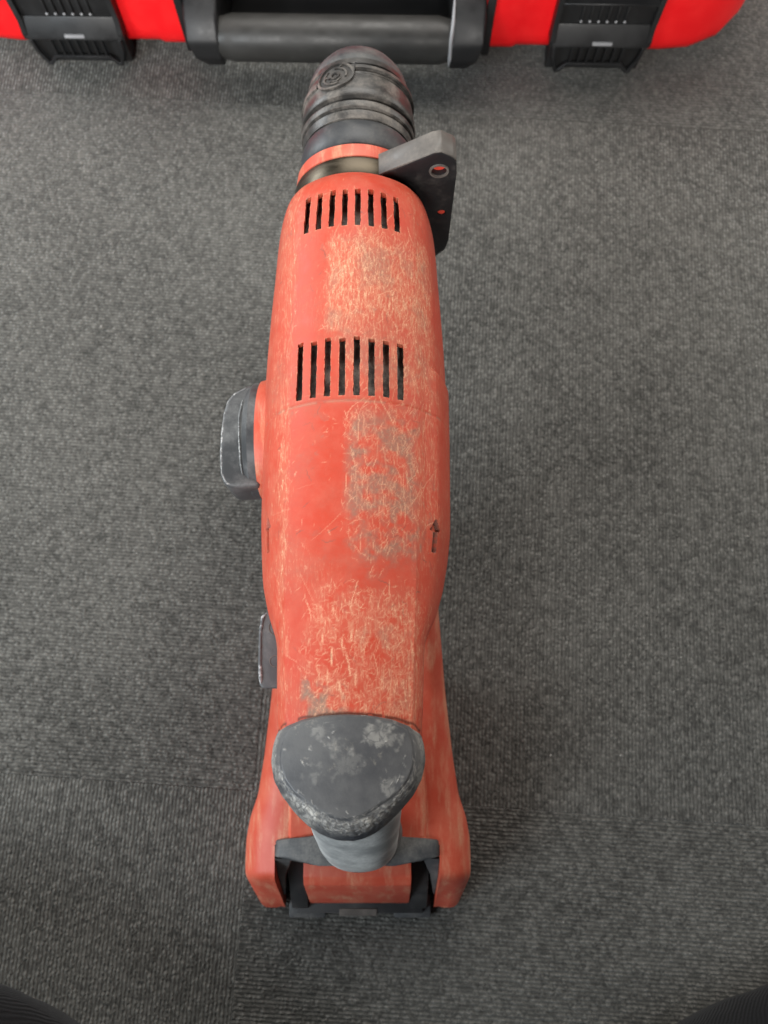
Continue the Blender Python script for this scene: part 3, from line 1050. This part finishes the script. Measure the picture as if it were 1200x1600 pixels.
def ribbon(pts, width, h0, h1, closed=False):
    V, F = [], []
    n = len(pts)
    for i, (a, b) in enumerate(pts):
        p, q = pts[(i - 1) % n] if closed or i else pts[i], pts[(i + 1) % n] if closed or i < n - 1 else pts[i]
        dx, dy = q[0] - p[0], q[1] - p[1]
        L = math.hypot(dx, dy) or 1
        nx, ny = -dy / L * width / 2, dx / L * width / 2
        V += [wrap(a + nx, b + ny, h0), wrap(a + nx * .7, b + ny * .7, h1), wrap(a - nx * .7, b - ny * .7, h1), wrap(a - nx, b - ny, h0)]
    for i in range(n if closed else n - 1):
        j = (i + 1) % n
        for k in range(3):
            F.append((i * 4 + k, i * 4 + k + 1, j * 4 + k + 1, j * 4 + k))
    return V, F


EV, EF = [], []


def add(VF):
    o = len(EV)
    EV.extend(VF[0])
    EF.extend([tuple(i + o for i in f) for f in VF[1]])


circ = lambda r, a0=0, a1=360, n=40: [(r * math.cos(rad(a0 + (a1 - a0) * i / n)), r * .92 * math.sin(rad(a0 + (a1 - a0) * i / n))) for i in range(n + (0 if a1 - a0 == 360 else 1))]
add(ribbon(circ(.0088), .0017, -.0010, .0011, True))
add(ribbon(circ(.0056, -20, 95, 16), .0012, -.0010, .0008))
add(ribbon(circ(.0056, 130, 290, 20), .0012, -.0010, .0008))
add(ribbon(circ(.0019), .0013, -.0010, .0009, True))
add(ribbon([(.0032, .0066), (.0010, .0050), (.0036, .0032)], .0011, -.001, .0008))
add(ribbon([(-.0062, -.0014), (-.0046, .0006), (-.0026, -.0010)], .0011, -.001, .0008))
add(ribbon([(-.0022, -.0030), (.0012, -.0040), (.0030, -.0022)], .0010, -.001, .0008))
EV, EF = EV, EF
disc = [(.0088 * q / 4 * math.cos(rad(a * 12)), .0081 * q / 4 * math.sin(rad(a * 12))) for q in range(1, 5) for a in range(30)]
DV = [wrap(0, 0, .0002)] + [wrap(a, b, .0002) for a, b in disc]
DF = [(0, 1 + a, 1 + (a + 1) % 30) for a in range(30)]
for q in range(3):
    DF += [(1 + q * 30 + a, 1 + q * 30 + (a + 1) % 30, 1 + (q + 1) * 30 + (a + 1) % 30, 1 + (q + 1) * 30 + a) for a in range(30)]
mesh("emblem_shade", DV, DF, M['recess_shade'], chuck, 80)  # dark disc paints recess shade between the raised emblem lines
mesh("lock_emblem", EV, EF, M['sleeve'], chuck, 50)
ra = [(.0098 + q * .0008, .0040 + .0 * q) for q in range(60)]
v1 = ribbon(ra, .0026, -.001, .0013)
EV, EF = [], []
add(v1)
add(ribbon([(-.0098 - q * .0008, -.0010) for q in range(40)], .0050, -.001, .0009))
mesh("grip_ridge", EV, EF, M['sleeve'], chuck, 50)
EV, EF = [], []
add(ribbon([(.0096, .0022), (.0096, .0066)], .0010, -.001, .0005))
add(ribbon([(-.0096, .0012), (-.0100, .0050)], .0014, -.001, .0004))
mesh("notch_shade", EV, EF, M['dark'], chuck, 50)  # near-black raised strips paint the shade of the notches

# ---- side handle clamp: wedge plate with two holes
plate = [(-.0030, .1905), (-.0026, .1935), (.0215, .2085), (.0250, .2092), (.0302, .2062), (.0322, .2030), (.0330, .1950), (.0336, .1420), (.0325, .1340), (.0272, .1265),
         (.0230, .1300), (.0180, .1500), (.0100, .1720)]


def plate_with_holes(poly, holes, y0, y1, off):
    bm = bmesh.new()
    P0 = [bm.verts.new((x, y0, z)) for x, z in poly]
    es = [bm.edges.new((P0[i], P0[(i + 1) % len(P0)])) for i in range(len(P0))]
    for (hx, hz, hr) in holes:
        c = [bm.verts.new((hx + hr * math.cos(2 * math.pi * k / 24), y0, hz + hr * math.sin(2 * math.pi * k / 24))) for k in range(24)]
        es += [bm.edges.new((c[k], c[(k + 1) % 24])) for k in range(24)]
    bmesh.ops.triangle_fill(bm, use_beauty=True, use_dissolve=False, edges=es)
    r = bmesh.ops.extrude_face_region(bm, geom=list(bm.faces))
    for v in r['geom']:
        if isinstance(v, bmesh.types.BMVert):
            v.co.y = y1
    bmesh.ops.recalc_face_normals(bm, faces=bm.faces)
    bev(bm, off, 2, 50)
    return bm


bm = plate_with_holes(plate, [(.0248, .1975, .0034), (.0281, .1660, .0019)], .2275, .2395, .0009)
clamp = bm_link("side_handle_clamp", bm, M['clamp'], tool, 30)
top = [(-.0026, .1942), (.0215, .2091), (.0250, .2098), (.0304, .2067), (.0322, .2040), (.0316, .2036), (.0300, .2058), (.0250, .2088), (.0217, .2081), (-.0024, .1930)]
bm_link("scuffed_edge", prism_bm(top, 'y', .2280, .2390, .0003, 1), M['clamp_top'], clamp)
for (hx, hz, hr) in ((.0248, .1975, .0033), (.0281, .1660, .0018)):
    pts = [(hx + hr * math.cos(2 * math.pi * k / 20), hz + hr * math.sin(2 * math.pi * k / 20)) for k in range(20)]
    bm_link("hole_plug", prism_bm(pts, 'y', .2305 if hr > .003 else .2284, .2385), M['red'], clamp)
ringpts = []
V, F = [], []
for (rr, yy) in ((.0034, .2278), (.0036, .2270), (.0044, .2270), (.0047, .2277)):
    for k in range(28):
        a = 2 * math.pi * k / 28
        V.append((.0248 + rr * math.cos(a), yy, .1975 + rr * math.sin(a)))
for i in range(3):
    for k in range(28):
        F.append((i * 28 + k, i * 28 + (k + 1) % 28, (i + 1) * 28 + (k + 1) % 28, (i + 1) * 28 + k))
mesh("hole_rim", V, F, M['clamp_top'], clamp)

# ---- function selector on the flank
base_k = lathe("selector_base", [(-.0500, .0260), (-.0505, .0290), (-.0550, .0290), (-.0575, .0282), (-.0578, .020)], (0, .1155, .1500), 'x', M['foot'], tool, 80)
knob_poly = [(-.0560, .1345), (-.0640, .1335), (-.0703, .1300), (-.0730, .1262), (-.0745, .1195), (-.0751, .1100), (-.0752, .1009), (-.0744, .0905), (-.0722, .0858), (-.0690, .0845), (-.0560, .0850)]
knob_poly = [(x, y + .0043) for x, y in knob_poly]
knob = bm_link("selector_knob", prism_bm(knob_poly, 'z', .139, .1650, .0022, 3), M['knob'], tool, 40)
lathe("knob_disc", [(-.0560, .0240), (-.0572, .0275), (-.0610, .0272), (-.0635, .0250)], (0, .1153, .1500), 'x', M['knob'], knob, 72)
# worn rims on the knob's edges
def tube(name, pts, r, mat, parent, n=6):
    V, F = [], []
    m = len(pts)
    for i, p in enumerate(pts):
        p = Vector(p)
        t = (Vector(pts[min(i + 1, m - 1)]) - Vector(pts[max(i - 1, 0)])).normalized()
        up = Vector((0, 0, 1)) if abs(t.z) < .9 else Vector((1, 0, 0))
        u = t.cross(up).normalized()
        v = u.cross(t)
        rr = r * (0.25 if i in (0, m - 1) else 1.0) * random.uniform(.75, 1.25)
        for k in range(n):
            a = 2 * math.pi * k / n
            V.append(p + u * rr * math.cos(a) + v * rr * math.sin(a))
    for i in range(m - 1):
        for k in range(n):
            F.append((i * n + k, i * n + (k + 1) % n, (i + 1) * n + (k + 1) % n, (i + 1) * n + k))
    return mesh(name, V, F, mat, parent, 60)


def dens_pts(poly, z, step=.0012):
    out = []
    for (a, b) in zip(poly[:-1], poly[1:]):
        L = math.hypot(b[0] - a[0], b[1] - a[1])
        n = max(1, int(L / step))
        for q in range(n):
            t = q / n
            out.append((a[0] + (b[0] - a[0]) * t, a[1] + (b[1] - a[1]) * t, z))
    out.append((*poly[-1], z))
    return out


inset = [(x + .0009, .1143 + (y - .1143) * .965) for x, y in knob_poly[1:-1]]
tube("worn_rim", dens_pts(inset, .16440), .00060, M['rim'], knob)
tube("worn_rim", dens_pts([(-.0655, .1305), (-.0668, .1223), (-.0664, .1123), (-.0652, .1003), (-.0640, .0943)], .16510), .0004, M['rim'], knob)

# ---- direction switch beside the grip
sw = [(-.0400, .0322), (-.0502, .0322), (-.0520, .0302), (-.0531, .0240), (-.0529, .0110), (-.0521, .0018), (-.0506, .0003), (-.0400, .0003)]
switch = bm_link("direction_switch", prism_bm(sw, 'z', .156, .172, .0010, 3), M['switch'], tool, 35)
tube("worn_rim", dens_pts([(-.0500, .0316), (-.0514, .0298), (-.0522, .0238), (-.0520, .0110), (-.0513, .0022)], .1718), .0008, M['rim_dark'], switch)
for (yy, rr) in ((.0255, .0032), (.0115, .0024)):
    lathe_pts = [(rr * math.cos(2 * math.pi * k / 24), rr * math.sin(2 * math.pi * k / 24)) for k in range(25)]
    tube("dimple_ring", [(-.0455 + a, yy + b, .1720) for a, b in lathe_pts], .00022, M['clamp_top'], switch, 5)
bm_link("switch_carrier", box_bm(-.0420, -.036, .0008, .030, .160, .190, .001), M['red'], tool)

# ------------------------------------------------------------------ tool case behind the chuck
case = empty("tool_case", (-.0345, .4690, 0), "red and black plastic tool case with carry handle and two latches lying on the carpet", "tool case", rad(-1.0))
# local axes: +y runs into the case, the front face is y = 0


def case_plan(ins=0.0, notch=True):
    W, D, R = .3085, .40, .052
    pts = []

    def arc(cx, cy, a0, a1, n=8):
        for q in range(n + 1):
            a = rad(a0 + (a1 - a0) * q / n)
            pts.append((cx + (R - ins) * math.cos(a), cy + (R - ins) * math.sin(a)))
    if notch:
        pts.extend([(.1085 - .002, .060), (.1085 - .002, ins)])
        pts.extend([(.130, ins), (.134, ins + .0022), (.1565, ins + .0022), (.230, ins), (.240, ins)])
    # right corner flattened in two facets as on the photograph
    pts.extend([(.262, ins + .0025), (.284, ins + .013), (.3000 - ins * .5, ins + .031), (.3085 - ins, ins + .058)])
    arc(W - R, D - R, 0, 90)
    arc(-W + R, D - R, 90, 180)
    pts.extend([(-.3085 + ins, ins + .058), (-.3000 + ins * .5, ins + .031), (-.284, ins + .013), (-.262, ins + .0025)])
    if notch:
        pts.extend([(-.240, ins), (-.230, ins), (-.1565, ins + .0022), (-.134, ins + .0022), (-.130, ins), (-.1085 + .002, ins), (-.1085 + .002, .060)])
    return pts


def loft_plan(name, levels, mat, parent):
    V, F = [], []
    n = len(case_plan(0))
    for (z, ins) in levels:
        V += [(x, y, z) for x, y in case_plan(ins)]
    for i in range(len(levels) - 1):
        for k in range(n):
            F.append((i * n + k, i * n + (k + 1) % n, (i + 1) * n + (k + 1) % n, (i + 1) * n + k))
    F.append(tuple(range(n)))
    F.append(tuple((len(levels) - 1) * n + k for k in range(n)))
    return mesh(name, V, F, mat, parent, 35)


loft_plan("lower_shell", [(.0100, .020), (.0120, .010), (.0165, .0035), (.0230, .0006), (.0300, 0), (.0740, .0006)], M['case_red'], case)
loft_plan("lid", [(.0770, .0015), (.0780, 0), (.1150, .002), (.1250, .007), (.1300, .016)], M['case_red'], case)
bm_link("lid_seam", box_bm(-.25, .25, .07, .36, .012, .078, .002), M['case_black'], case)
for sx_ in (-.22, .22):
    for y_ in (.06, .33):
        bm_link("rubber_foot", box_bm(sx_ - .02, sx_ + .02, y_, y_ + .02, 0.0003, .0102, .002), M['case_black'], case)
# handle recess liner and brackets
bm_link("handle_recess", join_bm(box_bm(-.1045, .1045, .052, .0585, .014, .120, .002), box_bm(-.1060, -.0985, .012, .058, .012, .118, .002), box_bm(.0985, .1060, .012, .058, .012, .118, .002),
                                 box_bm(-.1045, .1045, .02, .058, .0125, .0145)), M['case_black'], case)
for sg_ in (-1, 1):
    strip = [(sg_ * .1070, -.0032), (sg_ * .1130, -.0030), (sg_ * .1130, .012), (sg_ * .1070, .012)]
    bm_link("edge_strip", prism_bm(strip if sg_ > 0 else strip[::-1], 'z', .0145, .0765, .0012, 2), M['case_black'], case)
handle = empty_part = bpy.data.objects.new("handle", None)
COL.objects.link(handle)
handle.parent = case
arm = [(.050, .076), (.004, .064), (-.0135, .054), (-.0225, .042), (-.0245, .030), (-.0190, .0185), (-.0080, .0140), (.050, .0140)]
for sg_ in (-1, 1):
    x0, x1 = sorted((sg_ * .0825, sg_ * .1064))
    ab = prism_bm(arm, 'x', x0, x1)
    for v in ab.verts:
        if abs(v.co.x) > .10 and v.co.z < .034 and v.co.y < .04:
            v.co.x -= sg_ * .011 * min(1.0, (.036 - v.co.z) / .018)
    bev(ab, .0026, 3)
    bm_link("handle_arm", ab, M['case_black'], handle, 40)
V, F = [], []
NB = 40
stations = [(-.086, 0.86), (-.080, .90), (-.074, 1.0), (-.03, 1.0), (.03, 1.0), (.074, 1.0), (.080, .90), (.086, 0.86)]
for (x, s_) in stations:
    for k in range(NB):
        a = 2 * math.pi * k / NB
        V.append((x, -.0100 + .0150 * s_ * math.cos(a), .0350 + .0155 * s_ * math.sin(a)))
for i in range(len(stations) - 1):
    for k in range(NB):
        F.append((i * NB + k, i * NB + (k + 1) % NB, (i + 1) * NB + (k + 1) % NB, (i + 1) * NB + k))
mesh("handle_bar", V, F, M['bar'], handle, 60)
tube("pale_edge", [(.0838, .004, .0655), (.0832, -.0135, .0545), (.0825, -.0205, .0450), (.0822, -.0240, .0340), (.0822, -.0228, .0250)], .0016, M['bright'], handle, 8)  # pale tube along the inner edge of one arm


# latches
def make_latch(xc, right):
    b = box_bm(xc - .0350, xc + .0350, -.0020, .012, .0340, .0960, .0012)
    for s in (-1, 1):       # side cheeks
        cheek = [(.004, .030), (-.0085, .0290), (-.0090, .0340), (-.0060, .0420), (-.0062, .095), (.004, .095)]
        x0, x1 = sorted((xc + s * .0368, xc + s * .0328))
        b = join_bm(b, prism_bm(cheek, 'x', x0, x1, .0008, 2))
    lt = bm_link("latch", b, M['case_black'], case, 35)
    lp = [(.004, .0295), (-.0088, .0290), (-.0098, .0305), (-.0092, .0322), (-.0030, .0440), (.004, .0440)]
    bm_link("lip", prism_bm(lp, 'x', xc - .0350, xc + .0350, .0007, 2), M['case_black'], lt, 35)
    rib_me = None
    for k in range(6):
        x = xc + (k - 2.5) * .0062 + (-.002 if right else .002)
        if rib_me is None:
            r = bm_link("rib", prism_bm([(.0000, .0462), (-.0038, .0470), (-.0040, .0485), (-.0036, .0600), (.0000, .0600)], 'x', -.0009, .0009, .0004, 2), M['case_black'], lt, 35)
            rib_me = r.data
            tip_me = None
        else:
            r = bpy.data.objects.new("rib", rib_me)
            COL.objects.link(r)
            r.parent = lt
        r.location = (x, 0, 0)
    tips = None
    for k in range(6):
        x = xc + (k - 2.5) * .0062 + (-.002 if right else .002)
        t = box_bm(x - .0009, x + .0009, -.0046, -.0034, .0462, .0480, .0004, 1)
        tips = t if tips is None else join_bm(tips, t)
    bm_link("rib_tips", tips, M['bright'], lt)
    bm_link("crossbar", prism_bm([(.002, .0615), (-.0058, .0610), (-.0062, .0630), (.002, .0650)], 'x', xc - .0345, xc + .0345, .0005, 1), M['case_black'], lt)
    bm_link("lip_mark", box_bm(xc - .0060, xc + .0085, -.0098, -.0080, .0318, .0342, .0005, 2), M['bright'], lt)
    # slotted skirt under the lip
    half_o = [(.0200, .0125), (.0250, .0062), (.0285, .0062), (.0328, .0190), (.0338, .0295)]
    half_i = [(.0314, .0295), (.0304, .0192), (.0268, .0088), (.0262, .0088), (.0208, .0150)]
    skirt = [(-x, z) for x, z in half_o[::-1]] + half_o + half_i + [(-x, z) for x, z in half_i[::-1]]
    bm_link("skirt", prism_bm([(xc + x, z) for x, z in skirt], 'y', -.0092, -.0064, .0006, 1), M['case_black'], lt)
    bm_link("skirt_shade", prism_bm([(-.0034, .005), (.010, .005), (.010, .030), (-.0034, .030)], 'x', xc - .0345, xc + .0345), M['dark'], lt)  # near-black backing paints the shade behind the slats
    sl_me = None
    for k in range(7):
        x = xc + (k - 3) * .0062
        if sl_me is None:
            s = bm_link("slat", box_bm(-.0009, .0009, -.0086, -.0066, .0140, .0300, .0003, 1), M['case_black'], lt)
            sl_me = s.data
        else:
            s = bpy.data.objects.new("slat", sl_me)
            COL.objects.link(s)
            s.parent = lt
        s.location = (x, 0, 0)
    return lt


l1 = make_latch(-.1920, False)
l2 = make_latch(.1920, True)

# ------------------------------------------------------------------ person sitting cross-legged behind the tool
bm = bmesh.new()
J, E_ = {}, []


def jn(k, p, r, prev=None):
    J[k] = (p, r)
    if prev:
        E_.append((prev, k))
    return k


jn('pelvis', (0, -.62, .12), .130)
jn('belly', (0, -.59, .26), .130, 'pelvis')
jn('chest', (0, -.49, .46), .135, 'belly')
jn('neck', (0, -.37, .615), .058, 'chest')
jn('jaw', (0, -.315, .675), .070, 'neck')
jn('skull', (0, -.285, .760), .098, 'jaw')
jn('crown', (0, -.275, .800), .085, 'skull')
for s_, nm in ((-1, 'a'), (1, 'b')):
    p = jn('shoulder' + nm, (s_ * .185, -.45, .53), .068, 'chest')
    p = jn('elbow' + nm, (s_ * .27, -.54, .30), .047, p)
    p = jn('wrist' + nm, (s_ * .300, -.385, .225), .030, p)
    hand = jn('palm' + nm, (s_ * .310, -.330, .212), .030, p)
    for f_ in range(4):
        fx = s_ * (.283 + .019 * f_)
        L_ = (.062, .072, .068, .052)[f_]
        q = jn('knuckle%s%d' % (nm, f_), (fx, -.295, .208 - .001 * f_), .011, hand)
        q = jn('joint%s%d' % (nm, f_), (fx, -.295 + L_ * .5, .196), .009, q)
        jn('tip%s%d' % (nm, f_), (fx, -.295 + L_ * .85, .172), .0075, q)
    q = jn('thumb' + nm, (s_ * .275, -.330, .202), .012, hand)
    jn('thumbtip' + nm, (s_ * .258, -.300, .188), .009, q)
    p = jn('hip' + nm, (s_ * .13, -.58, .105), .100, 'pelvis')
    p = jn('thigh' + nm, (s_ * .30, -.40, .105), .088, p)
    p = jn('knee' + nm, (s_ * .435, -.180, .092), .080, p)
    p = jn('shin' + nm, (s_ * .27, -.192, .068), .070, p)
    p = jn('ankle' + nm, (s_ * .09, -.248, .052), .052, p)
    jn('hem' + nm, (s_ * .02, -.290, .048), .045, p)
vid = {k: bm.verts.new(v[0]) for k, v in J.items()}
for a, b in E_:
    bm.edges.new((vid[a], vid[b]))
bm.verts.index_update()
order = {k: v.index for k, v in vid.items()}
me = bpy.data.meshes.new("skeleton")
bm.to_mesh(me)
bm.free()
tmp = bpy.data.objects.new("skeleton", me)
COL.objects.link(tmp)
sk = tmp.modifiers.new("skin", 'SKIN')
for k, i in order.items():
    sv = me.skin_vertices[0].data[i]
    sv.radius = (J[k][1], J[k][1])
    sv.use_root = (k == 'pelvis')
sb = tmp.modifiers.new("subdivision", 'SUBSURF')
sb.levels = sb.render_levels = 3
tex = bpy.data.textures.new("cloth_folds", 'CLOUDS')
tex.noise_scale = 0.055
dm = tmp.modifiers.new("folds", 'DISPLACE')
dm.texture = tex
dm.strength = 0.008
dm.texture_coords = 'GLOBAL'
bpy.context.view_layer.update()
pm = bpy.data.meshes.new_from_object(tmp.evaluated_get(bpy.context.evaluated_depsgraph_get()))
pm.name = "person"
bpy.data.objects.remove(tmp)
pm.materials.clear()
for q in ('cloth', 'jumper', 'skin'):
    pm.materials.append(M[q])
for f in pm.polygons:
    c = f.center
    if c.z > .665 or (abs(c.x) > .24 and c.y > -.37 and c.z > .165 and c.z < .26 and (c.z > .19 or c.y > -.27)):
        f.material_index = 2
    elif c.z > .235 or (abs(c.x) > .24 and c.z > .20 and c.y < -.37):
        f.material_index = 1
person = link("person", pm, None, None, 80)
person['label'] = "person in black ribbed trousers sitting cross-legged behind the tool, knees apart"
person['category'] = "person"

# ------------------------------------------------------------------ lint on the carpet
LP = [(-.125, .056), (.1305, .1786), (.2411, .0989), (-.116, .416), (.158, .385), (.1036, -.040), (.147, -.040), (.140, -.057), (.2137, -.0551),
      (.0677, -.1604), (.1066, -.1347), (-.211, -.1028), (.230, .0894), (-.163, .0873), (-.088, .0661), (-.2, .25), (.19, .02), (.26, .22), (-.24, .36)]
bm = bmesh.new()
for (x, y) in LP + [(RNG.uniform(-.35, .4), RNG.uniform(-.19, .5)) for _ in range(6)]:
    r = RNG.uniform(.0004, .0008)
    g = bmesh.ops.create_icosphere(bm, subdivisions=1, radius=r)
    ca = RNG.uniform(0, 6.28)
    st_ = RNG.uniform(.9, 1.6)
    for v in g['verts']:
        xx, yy = v.co.x * st_, v.co.y * .8
        v.co = Vector((x + xx * math.cos(ca) - yy * math.sin(ca), y + xx * math.sin(ca) + yy * math.cos(ca), .0006 + v.co.z * .7))
lint = bm_link("lint", bm, M['lint'])
lint['kind'] = 'stuff'
